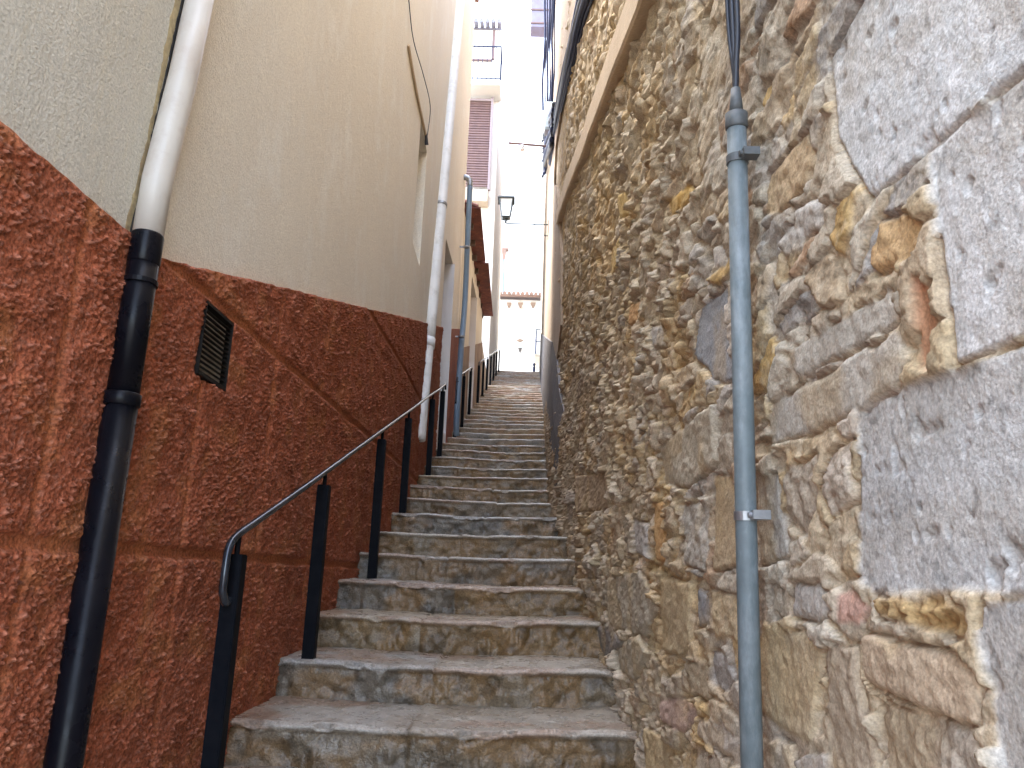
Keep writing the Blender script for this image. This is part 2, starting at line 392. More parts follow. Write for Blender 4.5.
mort = np.array([.49, .40, .27])
big = fbm(GY*.9, GZ*.9, 109, 3)[..., None]
mort = mort*(1-sst(.4, .6, big))+(np.array([.40, .35, .28])*NEAR[..., None]+np.array([.43, .33, .19])*(1-NEAR[..., None]))*sst(.4, .6, big)
Cc = mort*(1-ee[..., None])+Cc*ee[..., None]
och = sst(.55, .72, fbm(GY*3.3, GZ*4.3, 113, 4))[..., None]*np.clip(.35+.25*(GY[..., None]-1), .1, .8)
Cc = Cc*(1-och*.55)+np.array([.52, .33, .12])*och*.55
gry = sst(.5, .7, fbm(GY*2.1+4, GZ*2.6, 127, 4))[..., None]
gry = gry*(.05+.7*NEAR[..., None]); Cc = Cc*(1-gry*.4)+np.array([.35, .335, .32])*gry*.4
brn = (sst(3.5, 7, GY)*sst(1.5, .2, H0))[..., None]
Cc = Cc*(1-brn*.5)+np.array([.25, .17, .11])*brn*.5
spk = sst(.58, .70, fbm(GY*45, GZ*45, 131, 3))[..., None]; Cc = Cc*(1-spk*.28)
spk = sst(.58, .70, fbm(GY*38+9, GZ*44, 133, 3))[..., None]; Cc = Cc*(1-spk*.3)+np.array([.62, .55, .42])*spk*.3

# dressed and field stones one by one: outline seen on the wall, relief (m), edge radius, roughness, colour
WHT = (.53, .54, .53); GRY = (.42, .43, .42); TAN = (.44, .38, .29); YEL = (.46, .36, .22)
ST = [
 ([(884, -30), (834, 60), (843, 140), (877, 200), (950, 137), (1024, 77), (1110, 15), (1150, -120), (950, -100)], .016, .010, .003, WHT),
 ([(938, 151), (957, 133), (1024, 80), (1120, 12), (1160, 270), (1024, 340), (964, 364), (957, 306), (950, 256), (943, 200)], .014, .008, .003, (.52, .52, .50)),
 ([(866, 412), (910, 388), (964, 370), (1024, 347), (1160, 290), (1160, 606), (1024, 595), (984, 592), (880, 593), (866, 578)], .016, .007, .002, (.455, .46, .445)),
 ([(991, 604), (1024, 601), (1160, 612), (1160, 1000), (1015, 960), (1010, 768), (1001, 700), (989, 645)], .014, .008, .002, (.44, .44, .42)),
 ([(870, 632), (917, 642), (970, 662), (984, 682), (982, 722), (934, 710), (874, 682)], .026, .012, .005, (.46, .36, .25)),
 ([(881, 600), (944, 598), (976, 614), (976, 643), (930, 632), (884, 618)], .010, .006, .016, (.40, .27, .12)),
 ([(799, 587), (830, 587), (844, 608), (827, 623), (800, 615)], .030, .014, .006, (.42, .40, .36)),
 ([(849, 594), (864, 593), (876, 608), (867, 628), (849, 622)], .028, .014, .005, (.50, .32, .25)),
 ([(768, 620), (784, 624), (817, 634), (832, 655), (825, 688), (819, 745), (784, 725), (766, 715)], .024, .010, .004, (.42, .34, .22)),
 ([(834, 645), (864, 647), (868, 700), (882, 768), (880, 860), (842, 860), (838, 768), (834, 700)], .014, .012, .006, (.40, .33, .24)),
 ([(878, 696), (934, 718), (984, 730), (1003, 768), (1010, 880), (894, 880), (886, 768)], .008, .02, .008, (.38, .33, .26)),
 ([(791, 353), (897, 288), (907, 324), (804, 379)], .018, .010, .004, (.43, .40, .34)),
 ([(784, 399), (907, 331), (917, 359), (901, 393), (844, 421), (775, 447)], .022, .010, .003, (.44, .41, .35)),
 ([(929, 277), (937, 276), (946, 296), (943, 356), (939, 369), (928, 366), (927, 322)], .008, .006, .004, (.46, .19, .12)),
 ([(889, 219), (925, 215), (931, 250), (925, 260), (884, 277), (878, 262)], .020, .012, .006, (.50, .32, .16)),
 ([(774, 175), (815, 132), (821, 160), (812, 187), (784, 215), (772, 215)], .022, .014, .006, (.48, .36, .22)),
 ([(801, 213), (827, 194), (836, 217), (826, 232), (798, 250)], .026, .014, .006, (.46, .43, .38)),
 ([(797, 225), (812, 222), (810, 250), (792, 258), (786, 240)], .026, .014, .006, (.44, .42, .38)),
 ([(764, 108), (773, 84), (781, 78), (780, 88), (770, 110)], .014, .006, .003, (.52, .36, .14)),
 ([(663, 577), (697, 583), (696, 644), (687, 657), (664, 652)], .024, .012, .004, (.42, .33, .20)),
 ([(684, 505), (713, 502), (718, 549), (714, 573), (687, 565)], .026, .014, .007, (.42, .39, .33)),
 ([(720, 476), (741, 474), (742, 568), (719, 570)], .018, .006, .003, (.42, .33, .21)),
 ([(761, 472), (785, 476), (797, 560), (764, 566)], .018, .008, .004, (.35, .33, .29)),
 ([(660, 446), (690, 424), (724, 402), (725, 464), (692, 488), (665, 485)], .024, .012, .005, (.43, .38, .29)),
 ([(657, 502), (668, 505), (669, 564), (661, 561)], .022, .008, .005, (.46, .28, .12)),
 ([(610, 579), (643, 571), (661, 609), (648, 638), (614, 626)], .026, .016, .007, (.38, .33, .25)),
 ([(620, 646), (643, 636), (652, 654), (638, 683), (622, 671)], .028, .016, .007, (.40, .35, .26)),
 ([(666, 702), (691, 697), (704, 713), (688, 735), (668, 722)], .030, .014, .006, (.42, .30, .24)),
 ([(703, 718), (729, 723), (744, 742), (733, 755), (705, 739)], .028, .012, .006, (.42, .38, .33)),
 ([(702, 590), (716, 597), (717, 626), (703, 626)], .020, .010, .004, (.27, .27, .27)),
 ([(635, 519), (652, 524), (654, 560), (638, 553)], .024, .012, .008, (.40, .37, .33)),
 ([(584, 476), (608, 472), (610, 509), (586, 513)], .020, .02, .006, (.34, .25, .16)),
 ([(601, 627), (615, 623), (626, 644), (610, 661)], .030, .016, .007, (.22, .20, .18)),
 ([(718, 653), (734, 653), (742, 678), (730, 696), (718, 678)], .026, .012, .006, (.36, .34, .31)),
 ([(648, 728), (668, 736), (678, 775), (653, 795)], .024, .014, .006, (.44, .34, .20)),
 ([(704, 307), (731, 287), (738, 380), (724, 384), (697, 357)], .010, .020, .002, (.30, .315, .33)),
 ([(672, 200), (694, 184), (701, 190), (688, 207), (674, 215)], .024, .012, .004, (.55, .35, .10)),
 ([(718, 248), (729, 244), (731, 270), (720, 268)], .030, .010, .004, (.46, .43, .38)),
 ([(654, 328), (667, 324), (671, 347), (657, 350)], .026, .012, .006, (.42, .40, .37)),
 ([(620, 195), (630, 190), (632, 215), (622, 220)], .026, .012, .006, (.50, .36, .15)),
 ([(612, 250), (624, 236), (622, 268), (612, 276)], .026, .012, .006, (.48, .34, .14)),
 ([(632, 305), (644, 300), (642, 322), (632, 326)], .026, .012, .006, (.50, .30, .14)),
 ([(836, 456), (858, 440), (862, 500), (840, 520), (828, 490)], .018, .02, .012, (.46, .40, .32)),
 ([(790, 470), (824, 455), (826, 500), (812, 540), (792, 520)], .016, .02, .010, (.40, .34, .26)),
 ([(716, 590), (742, 596), (743, 640), (722, 640)], .026, .012, .007, (.42, .34, .23)),
 ([(690, 660), (712, 660), (714, 700), (694, 694)], .022, .012, .007, (.38, .31, .21)),
 ([(762, 735), (800, 742), (812, 800), (764, 800)], .022, .012, .006, (.40, .34, .26)),
]
def poly_sd(poly, U_, V_):
    inside = np.zeros(U_.shape, bool); dmin = np.full(U_.shape, 9.)
    n = len(poly)
    for k in range(n):
        (x0, y0), (x1, y1) = poly[k], poly[(k+1) % n]
        dx, dy = x1-x0, y1-y0; t = np.clip(((U_-x0)*dx+(V_-y0)*dy)/(dx*dx+dy*dy+1e-12), 0, 1)
        dmin = np.minimum(dmin, np.hypot(U_-x0-t*dx, V_-y0-t*dy))
        cnd = ((y0 > V_) != (y1 > V_)) & (U_ < (x1-x0)*(V_-y0)/((y1-y0) if y1 != y0 else 1e-9)+x0)
        inside ^= cnd
    return np.where(inside, dmin, -dmin)
for k, (pl, rel, er, rg, cc) in enumerate(ST):
    pts = []
    for q in pl:
        v = hit_line(q[0], q[1], RW)
        pts.append((v[1], v[2]))
    a = np.array(pts); cx, cy = a.mean(0)
    j0, j1 = np.searchsorted(ys, [a[:, 0].min()-.05, a[:, 0].max()+.05]); i0, i1 = np.searchsorted(zs, [a[:, 1].min()-.05, a[:, 1].max()+.05])
    sl = (slice(i0, i1), slice(j0, j1)); u, v = GY[sl], GZ[sl]
    if u.size == 0: continue
    sc = min(1, (a[:, 0].max()-a[:, 0].min())/.15)
    big_ = rel < .02 and cc[2] > .4
    d = poly_sd(pts, u+(fbm(u*22, v*22, 200+k, 3)-.5)*(.006 if big_ else .018), v+(fbm(u*22, v*22, 240+k, 3)-.5)*(.006 if big_ else .018))
    w_ = sst(-.004, .006, d)
    rnd = np.sqrt(np.clip(d/(er*(.4 if big_ else .9)), 0, 1))
    rel = rel*(.26 if big_ else .38); tilt = ((k*37 % 10)/10-.5)*(u-cx)*.10+((k*53 % 10)/10-.5)*(v-cy)*.10
    if big_: tilt = tilt*.15
    hs_ = rel*(.35+.65*rnd)+.004+tilt+(fbm(u*14, v*14, 300+k, 5)-.5)*rg*2.4+facets(u, v, .03, .022, 310+k, rg*(12 if not big_ else 2.5))+(fbm(u*70, v*70, 330+k, 3)-.5)*(.0016 if big_ else max(rg*1.3, .003))
    if rg > .015: hs_ += (ridged(u*10, v*70, 350+k, 4)-.5)*.022
    if big_: hs_ -= sst(.68, .76, fbm(u*34, v*34, 360+k, 3))*.006
    gr = sst(-.007, -.001, d)*(1-w_)*(fbm(u*9, v*9, 390+k, 2) > .42)
    base = H[sl]*(1-gr)+(-.007+crag2[sl]*.010)*gr
    H[sl] = base*(1-w_)+hs_*w_
    cb = np.array(cc)*(.86+.28*fbm(u*12, v*12, 380+k, 5))[..., None]
    t2 = sst(.46, .66, fbm(u*7+k, v*7, 400+k, 5))[..., None]
    if big_: t2 = sst(.44, .6, fbm(u*5+k, v*14, 400+k, 6))[..., None]*(.75 if k != 2 else .5)
    cb = cb*(1-t2*.45)+(np.array([.42, .375, .30]) if big_ else np.array([.46, .34, .18]))*t2*.45
    if big_:
        fl = sst(.48, .66, fbm(u*46, v*24, 420+k, 5))[..., None]
        fl = fl*(.34 if k < 2 else .14); cb = cb*(1-fl)+np.array([.74, .75, .75])*fl
        dk = sst(.66, .74, fbm(u*70, v*70, 430+k, 3))[..., None]; cb = cb*(1-dk*.30)
    Cc[sl] = Cc[sl]*(1-w_[..., None])+cb*w_[..., None]
# the foot of the wall swells out over the ends of the steps
def foot(y, h):
    base = lerp_pts(RW, y)-lerp_pts(SRIGHT, y)+.0
    return np.clip(base, 0, .3)*sst(1.25, -.1, h)
H = np.where((GY > 7.3) & ((GZ > 3.0+(GY-7.3)*.9) & (GZ < 4.9+(GY-6.6)*.33)), np.minimum(H, .012), H); H = np.where((GY > 9.0), np.minimum(H, .02), H)
XW = lerp_pts(RW, GY)-foot(GY, H0)-H
wallR = thing('stone_house', 'tall rough rubble and ashlar stone house wall along the right of the steps', 'house', (.7, 3, -1.5))
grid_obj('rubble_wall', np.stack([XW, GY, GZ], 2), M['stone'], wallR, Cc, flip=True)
bm = NB(); wall_piece(bm, [(a, b+.06) for a, b in RW], 1, -.8, 5.2, -2.6, 4.4, 2.5); wall_piece(bm, [(a, b+.06) for a, b in RW], 1, 5.2, 8.0, -2.6, 7.3, 2.5); wall_piece(bm, [(a, b+.06) for a, b in RW], 1, 8.0, 11, -2.6, 9.2, 2.5)
obj('wall_core', bm, M['mortar_plain'], wallR)

# plaster upper storey / house beyond, on the same line, 3 cm proud
house_r = thing('rendered_house', 'tan rendered house with grey cement dado beyond the stone wall', 'house', (.7, 14, 2))
RWp = RW
def flat_poly(bm, pts, line, side, proud, thick=.05):
    """polygon given in (y,z) laid on a wall line; cut at the line's kinks is avoided by dense resampling in y"""
    vs = []; n = len(pts)
    P2 = []
    for k in range(n):
        a, b = pts[k], pts[(k+1) % n]; m = max(1, int(abs(a[0]-b[0])/.25)+int(abs(a[1]-b[1])/.6))
        for j in range(m): P2.append((a[0]+(b[0]-a[0])*j/m+ (random.uniform(-.02, .02) if j else 0), a[1]+(b[1]-a[1])*j/m+(random.uniform(-.02, .02) if j else 0)))
    front = [bm.verts.new((float(lerp_pts(line, y))-side*proud, y, z)) for y, z in P2]
    back = [bm.verts.new((float(lerp_pts(line, y))-side*proud+side*thick, y, z)) for y, z in P2]
    bmesh.ops.triangulate(bm, faces=[bm.faces.new(front)]); m = len(P2)
    for k in range(m): bm.faces.new((front[k], back[k], back[(k+1) % m], front[(k+1) % m]))
bm = NB()
flat_poly(bm, [(7.15, 2.40), (7.35, 3.2), (8.05, 3.98), (9.0, 4.9), (10, 5.45), (9.6, 5.85), (6.6, 5.0), (5.2, 4.5), (5.2, 7.3), (8.0, 7.3), (8.0, 9.2), (9.95, 9.2), (9.95, 1.2), (9.2, 1.2), (9.1, 2.12)], RW, 1, .042)
obj('render_patch', bm, M['plaster_r'], house_r)
bm = NB(); wall_piece(bm, RW, 1, 9.97, 26, -2.6, 12.5, 2.2, .03); obj('wall', bm, M['plaster_r'], house_r)
# grey dado with a sloping face
bm = NB()
yy = list(np.arange(9.1, 26.01, .65)); rings = []
for y in yy:
    zb = S*y-D-.35; zt = S*y-D+1.32; xt = float(lerp_pts(RW, y))-.055; xb = min(float(lerp_pts(SRIGHT, y))-.004, xt-.02)
    rings.append([bm.verts.new(v) for v in ((xt+.2, y, zb), (xb, y, zb), (xb+(xt-xb)*.45, y, zb+.8), (xt, y, zt), (xt+.2, y, zt+.03))])
for a, b in zip(rings, rings[1:]):
    for k in range(5): bm.faces.new((a[k], b[k], b[(k+1) % 5], a[(k+1) % 5]))
bm.faces.new(rings[0][::-1]); bm.faces.new(rings[-1])
obj('dado', bm, M['grey_cement'], house_r)
# narrow grey plinth along the wall foot in front
bm = NB(); rings = []
for y in np.arange(6.3, 9.11, .2):
    zb = S*y-D-.35; xb = float(lerp_pts(SRIGHT, y))-.006; zt = S*y-D+.75+.25*(y-6.3)
    rings.append([bm.verts.new(v) for v in ((xb+.2, y, zb), (xb, y, zb), (xb+.03, y, zt-.3), (xb+.075, y, zt), (xb+.2, y, zt+.02))])
for a, b in zip(rings, rings[1:]):
    for k in range(5): bm.faces.new((a[k], b[k], b[(k+1) % 5], a[(k+1) % 5]))
bm.faces.new(rings[0][::-1]); bm.faces.new(rings[-1])
obj('plinth', bm, M['grey_cement'], house_r)
bm = NB(); bx(bm, (.84, 9.9, 12.52), (3.2, 26.0, 12.7)); obj('roof', bm, M['tile_dull'], house_r)

# sloping cement moulding across the stone wall
bm = NB(); pts = [(y, S*y-D+2.85) for y in np.arange(1.0, 8.31, .3)]; rings = []
for y, z in pts:
    x = float(lerp_pts(RW, y)); wv = random.uniform(-.004, .004)
    rings.append([bm.verts.new(v) for v in ((x+.05, y, z-.095), (x-.055+wv, y, z-.095), (x-.065+wv, y, z-.08), (x-.065+wv, y, z+.08), (x-.055+wv, y, z+.095), (x+.05, y, z+.11))])
for a, b in zip(rings, rings[1:]):
    for k in range(6): bm.faces.new((a[k], b[k], b[(k+1) % 6], a[(k+1) % 6]))
bm.faces.new(rings[0][::-1]); bm.faces.new(rings[-1])
obj('cement_moulding', bm, M['board'], wallR)

# ================================================================== LEFT HOUSE
houseL = thing('red_and_cream_house', 'cream rendered house with rough brick red dado beside the lowest steps', 'house', (-1.3, 4, -1))
ZA = 9.0; ZM = 6.6
def dtop(y): return np.where(y < 2.0, .83, S*y-D+np.interp(y, [2, 8.6], [1.655, 1.47]))
bm = NB()
PL = .0
wall_piece(bm, LW, -1, 1.93, 5.0, -2.6, 5.4); wall_piece(bm, LW, -1, 5.0, 6.1, -2.6, ZM); wall_piece(bm, LW, -1, 6.1, 6.62, -2.6, 2.75); wall_piece(bm, LW, -1, 6.1, 6.62, 3.92, ZM)
wall_piece(bm, LW, -1, 6.62, 7.3, -2.6, ZM); wall_piece(bm, LW, -1, 7.3, 8.72, -2.6, ZA); wall_piece(bm, LW, -1, 8.72, 9.52, 4.0, ZA); wall_piece(bm, LW, -1, 9.52, 10.55, -2.6, ZA)
obj('rendered_wall', bm, M['cream'], houseL)
bm = NB(); wall_piece(bm, LW, -1, -.8, 1.915, -2.6, 5.4, .3, .006); obj('combed_rendered_wall', bm, M['cream_old'], houseL)
bm = NB(); bx(bm, (-5, -.8, -2.6), (-1.55, 5.0, 5.4)); bx(bm, (-5, 5.0, -2.6), (-1.55, 7.3, ZM)); bx(bm, (-5, 7.3, -2.6), (-1.55, 10.55, ZA)); bx(bm, (-1.5, 6.0, 2.6), (-1.20, 6.72, 4.0)); bx(bm, (-1.5, 8.6, -2), (-1.26, 9.62, 4.1)); obj('house_core', bm, M['offwhite'], houseL)
bm = NB(); bx(bm, (-5.1, -.9, 5.41), (-.95, 4.99, 5.52)); bx(bm, (-5.1, 5.0, ZM+.01), (-.90, 7.29, ZM+.12)); bx(bm, (-5.1, 7.3, ZA+.01), (-.85, 10.6, ZA+.12)); bx(bm, (-5.05, 4.97, 5.3), (-4.95, 10.5, ZA+.05)); obj('roof', bm, M['tile_dull'], houseL)
# yellowed ragged edge and dark gap beside the pipe
def seam(z): return 1.871+.085*(min(z, 1.75)-.84)
for nm, w0, w1, pr, mt in (('render_edge', -.046, -.019, .0065, 'ochre_edge'), ('wall_joint', -.020, .002, .009, 'dark')):
    bm = NB(); prev = None
    for z in np.arange(.80, 5.3, .02):
        a = seam(z)+w0+random.uniform(-.004, .004)+(.008*math.sin(z*7) if w0 < -.02 else 0); b = seam(z)+w1+random.uniform(-.0015, .0015)
        xa = float(lerp_pts(LW, a)); xb = float(lerp_pts(LW, b))
        cur = [bm.verts.new((xa+.002, a, z)), bm.verts.new((xa+pr, a+.003, z)), bm.verts.new((xb+pr, b, z)), bm.verts.new((xb+.002, b+.001, z))]
        if prev:
            for k in range(3): bm.faces.new((prev[k], prev[k+1], cur[k+1], cur[k]))
        prev = cur
    obj(nm, bm, M[mt], houseL)

# rough red dado
ysd = np.concatenate([np.arange(-.8, .9, .03), spacing(.9, 8.715, .0042, .0032)])
tn = np.linspace(0, 1, 520)
DY = np.broadcast_to(ysd[None, :], (len(tn), len(ysd))).copy()
zt = dtop(ysd); zb = np.minimum(S*ysd-D-.35, -.9+0*ysd); zb = np.maximum(zb, S*ysd-D-.9)
DZ = zb[None, :]+(zt-zb)[None, :]*tn[:, None]
DZ += np.where(tn[:, None] > .999, (fbm(DY*14, DY*0, 501, 3)-.5)*.012, 0)
f1, f2, idd, cx, cy = worley((DY+(fbm(DY*60, DZ*60, 503, 2)-.5)*.012)/.0135, (DZ+(fbm(DY*60+5, DZ*60, 505, 2)-.5)*.012)/.0125, 507)
chipd = sst(.55, 0, f1)*(.3+.9*idd)
cl = fbm(DY*16, DZ*16, 509, 4); dens = sst(.33, .6, cl)
h = chipd*.0125*(.25+.75*dens)+(fbm(DY*110, DZ*110, 511, 3)-.5)*.007+(cl-.5)*.014+(fbm(DY*2.5, DZ*2.5, 513, 2)-.5)*.012
# lines scored in the render: level, upright and sloping joints
jt = np.zeros(DY.shape)
for zz in (.038, .847, 1.60, 2.4, -.77):
    jt = np.maximum(jt, sst(.024, .010, np.abs(DZ-zz+(fbm(DY*6, DY*0+zz, 515, 2)-.5)*.008)))
for yy_ in (.98, 1.65, 2.36, 3.01, 3.70, 4.38, 5.06, 5.74, 6.42, 7.1, 7.8):
    jt = np.maximum(jt, sst(.020, .009, np.abs(DY-yy_+(fbm(DZ*6, DZ*0+yy_, 517, 2)-.5)*.008))*(.8 if yy_ < 3.2 else .45))
h = h*(1-jt)+(-.009+(cl-.5)*.003)*jt
edge = sst(0, .01, (zt[None, :]-DZ)); h = h*edge
DX = lerp_pts(LW, DY)+.020+h
rc = np.array([.31, .092, .046])*(.70+.6*fbm(DY*20, DZ*20, 519, 5))[..., None]
t_ = sst(.5, .75, fbm(DY*9, DZ*9, 521, 4))[..., None]; rc = rc*(1-t_*.5)+np.array([.40, .16, .06])*t_*.5
t_ = sst(2, 5, DY)[..., None]; rc = rc*(1-t_*.35)+np.array([.26, .075, .04])*t_*.35
t_ = (sst(.45, .8, idd)*sst(.45, .2, f1))[..., None]; rc = rc*(1-t_*.35)+np.array([.52, .27, .20])*t_*.35  # pinkish highlights painted into the colour of the chip tips
rc = rc*(1-jt[..., None]*.5)+np.array([.36, .12, .045])*jt[..., None]*.5
# vent opening is 2.33..2.540 x .585..(.82): push the render back there
vm = (DY > 2.300) & (DY < 2.540) & (DZ > .578) & (DZ < .822)
DX = np.where(vm, lerp_pts(LW, DY)-.05, DX)
# closed top edge: repeat last row pushed to the wall
DX = np.vstack([DX, lerp_pts(LW, ysd)[None, :]-.004]); DZ = np.vstack([DZ, DZ[-1:]+.002]); DY2 = np.vstack([DY, DY[-1:]]); rc = np.concatenate([rc, rc[-1:]], 0)
DX = np.hstack([DX, DX[:, -1:]*0+float(lerp_pts(LW, 8.72))-.004]); DZ = np.hstack([DZ, DZ[:, -1:]]); DY2 = np.hstack([DY2, DY2[:, -1:]]); rc = np.concatenate([rc, rc[:, -1:]], 1)
grid_obj('roughcast_dado', np.stack([DX, DY2, DZ], 2), M['red'], houseL, rc)
bm = NB(); wall_piece(bm, LW, -1, 9.525, 10.55, 1.2, lambda y: S*y-D+1.45, .1, .022); obj('roughcast_pier', bm, M['red_far'], houseL)
# air vent
xv = float(lerp_pts(LW, 2.45))
vent = obj('air_vent', bx(NB(), (xv-.045, 2.303, .582), (xv-.04, 2.537, .818)), M['dark'], houseL)
for (a, b, c, d) in ((2.301, 2.539, .580, .590), (2.301, 2.539, .810, .820), (2.301, 2.311, .5902, .8098), (2.529, 2.539, .5902, .8098)):
    pass
bm = NB()
for (a, b, c, d) in ((2.301, 2.539, .580, .590), (2.301, 2.539, .810, .820), (2.301, 2.306, .5902, .8098), (2.534, 2.539, .5902, .8098)):
    bx(bm, (xv-.035, a, c), (xv+.026, b, d))
obj('frame', bm, M['vent'], vent)
for k in range(13):
    z = .594+k*.0166; bm = NB()
    hexa(bm, [(xv+.022, 2.307, z-.001), (xv-.010, 2.307, z+.0095), (xv-.010, 2.533, z+.0095), (xv+.022, 2.533, z-.001),
              (xv+.022, 2.307, z+.0015), (xv-.010, 2.307, z+.012), (xv-.010, 2.533, z+.012), (xv+.022, 2.533, z+.0015)])
    obj('slat', bm, M['vent'], vent)
# small window deep in the wall, and the doorway
xw = float(lerp_pts(LW, 6.4))
w_ = obj('window', bx(NB(), (xw-.26, 6.13, 2.78), (xw-.22, 6.59, 3.89)), M['jamb'], houseL)
bm = NB(); bx(bm, (xw-.219, 6.18, 2.83), (xw-.215, 6.34, 3.84)); bx(bm, (xw-.219, 6.38, 2.83), (xw-.215, 6.54, 3.84)); obj('pane', bm, M['pane'], w_)
bm = NB(); x9 = float(lerp_pts(LW, 9.52))
bx(bm, (x9-.26, 9.49, 1.5), (x9+.026, 9.517, 3.99)); obj('door_reveal', bm, M['jamb'], houseL)
d_ = obj('door', bx(NB(), (x9-.24, 8.74, 1.71), (x9-.20, 9.485, 3.95)), M['door_dark'], houseL)
bm = NB(); tube(bm, [(x9-.2, 8.83, 2.65), (x9-.15, 8.83, 2.65)], .022); obj('handle', bm, M['zinc'], d_)
bm = NB(); wall_piece(bm, [(a, b+.02) for a, b in LW], -1, 8.74, 9.48, 1.4, 1.70, .28, 0); obj('door_sill', bm, M['jamb'], houseL)
# wire and batten on the render
def Lp(px, py, off=.01):
    v = hit_line(px, py, LW); return (float(lerp_pts(LW, v[1]))+off, v[1], v[2])
bat = obj('wooden_batten', tube(NB(), smooth_pts([Lp(407, 45), Lp(412, 75), Lp(418, 105), Lp(425, 137)]), .012, 6), M['board'], houseL)
wire = obj('hanging_wire', tube(NB(), smooth_pts([Lp(405, -30), Lp(408, 5), Lp(411, 40, .02), Lp(420, 75, .03), Lp(427, 105, .03), Lp(426, 130, .02), Lp(424.5, 142, .012)]), .004, 6), M['cable'])
wire.location = (0, 0, 0); tag(wire, 'thin dark wire hanging down the cream wall by a batten', 'wire')
bm = NB(); tube(bm, [Lp(424.5, 134, .015), Lp(424.5, 145, .02)], [.012, .018], 8); c_ = obj('wire_end', bm, M['cable'], wire)

# ---- near downpipe
def Pp(px, py, X):
    v = ray(px, py); t = X/v[0]; return v*t
dp = thing('near_downpipe', 'cream plastic downpipe with black painted lower half against the red wall', 'downpipe', (-.985, 1.86, -1.4))
bm = NB(); tube(bm, [(-.987, 1.862, .83), (-.987, 1.865, 1.0), (-.984, 1.91, 1.35), (-.983, 1.94, 1.70)], .0385, 24)
obj('upper_pipe', bm, M['white_pvc'], dp, True)
bm = NB(); tube(bm, [(-.983, 1.94, 1.70), (-.98, 1.955, 1.9), (-.98, 1.96, 5.3)], .0385, 24); obj('upper_pipe', bm, M['white_pvc'], dp, True)
bm = NB(); tube(bm, [(-.983, 1.938, 1.672), (-.983, 1.939, 1.68), (-.983, 1.94, 1.72), (-.983, 1.941, 1.73)], [.039, .0435, .0435, .039], 24); obj('collar', bm, M['white_pvc'], dp, True)
bm = NB(); tube(bm, [(-.987, 1.86, -1.5), (-.987, 1.862, .41)], .040, 24); obj('lower_pipe', bm, M['black_pvc'], dp, True)
bm = NB(); tube(bm, [(-.987, 1.862, .41), (-.987, 1.862, .80)], .0385, 24); obj('middle_pipe', bm, M['black_pvc'], dp, True)
bm = NB(); tube(bm, [(-.987, 1.862, .378), (-.987, 1.862, .381), (-.987, 1.862, .41), (-.987, 1.862, .413)], [.0405, .0440, .0440, .0385], 24); obj('collar', bm, M['black_pvc'], dp, True)
bm = NB(); tube(bm, [(-.987, 1.862, .755), (-.987, 1.862, .76), (-.987, 1.862, .835), (-.987, 1.862, .84)], [.0385, .0402, .0402, .0385], 24); obj('collar', bm, M['black_pvc'], dp, True)
for z in (.70, 2.4):
    bm = NB(); tube(bm, [(-.987, 1.862+(.095 if z > 2 else 0), z), (-.987, 1.862+(.095 if z > 2 else 0), z+.012)], .0425, 24); bx(bm, (-1.045, 1.855+(.095 if z > 2 else 0), z), (-1.02, 1.875+(.095 if z > 2 else 0), z+.012)); obj('clamp', bm, M['black_pvc'] if z < 2 else M['white_pvc'], dp)

# ---- white downspout and blue-grey pipe further up
wp = thing('white_downspout', 'pale white metal downspout leaning up the cream house by its doorway', 'downpipe', (-.86, 7.3, 1.2))
wx = -.930
def W(px, py): v = Pp(px, py, wx); return tuple(v)
_a = Vector(W(419.5, 440)); _b = Vector(W(460, 0)); _c = _a+(_b-_a)*.17; _e = _a+(_b-_a)*1.2
lowp = [_a, _a.lerp(_c, .5), _c]; upp = [_c, _c.lerp(_e, .5), _e]
bm = NB(); tube(bm, smooth_pts(lowp), .057, 18); obj('lower_pipe', bm, M['white_paint'], wp, True)
bm = NB(); tube(bm, smooth_pts(upp), .063, 18); obj('upper_pipe', bm, M['white_paint'], wp, True)
_u = (_b-_a).normalized(); a = _c-_u*.05; b = _c+_u*.05; bm = NB(); tube(bm, [a, b], .068, 18); obj('collar', bm, M['white_paint'], wp, True)
a = _a.lerp(_b, .45); b = a+_u*.04; bm = NB(); tube(bm, [a, b], .069, 18); obj('clamp', bm, M['zinc'], wp, True)
bp_ = thing('blue_downpipe', 'blue grey downpipe at the corner between the two left houses', 'downpipe', (-.82, 10.7, 1.9))
def B_(px, py): return tuple(Pp(px, py, -.82))
bm = NB(); tube(bm, smooth_pts([B_(456, 436), B_(457, 410), B_(461, 350), B_(465, 300), B_(468, 230), B_(470, 185)]), .040, 16); obj('pipe', bm, M['blue_pipe'], bp_, True)
e = Vector(B_(470, 185)); bm = NB(); tube(bm, smooth_pts([e-Vector((0, 0, .02)), e+Vector((-.01, 0, .08)), e+Vector((-.07, 0, .12)), e+Vector((-.14, 0, .12))]), .042, 16); obj('elbow', bm, M['zinc'], bp_, True)
for k in (.3, .7):
    q = Vector(B_(457, 410)).lerp(e, k); bm = NB(); tube(bm, [q, q+Vector((0, 0, .02))], .046, 16); bx(bm, (q.x-.1, q.y-.01, q.z), (q.x-.04, q.y+.01, q.z+.02)); obj('clamp', bm, M['zinc'], bp_)

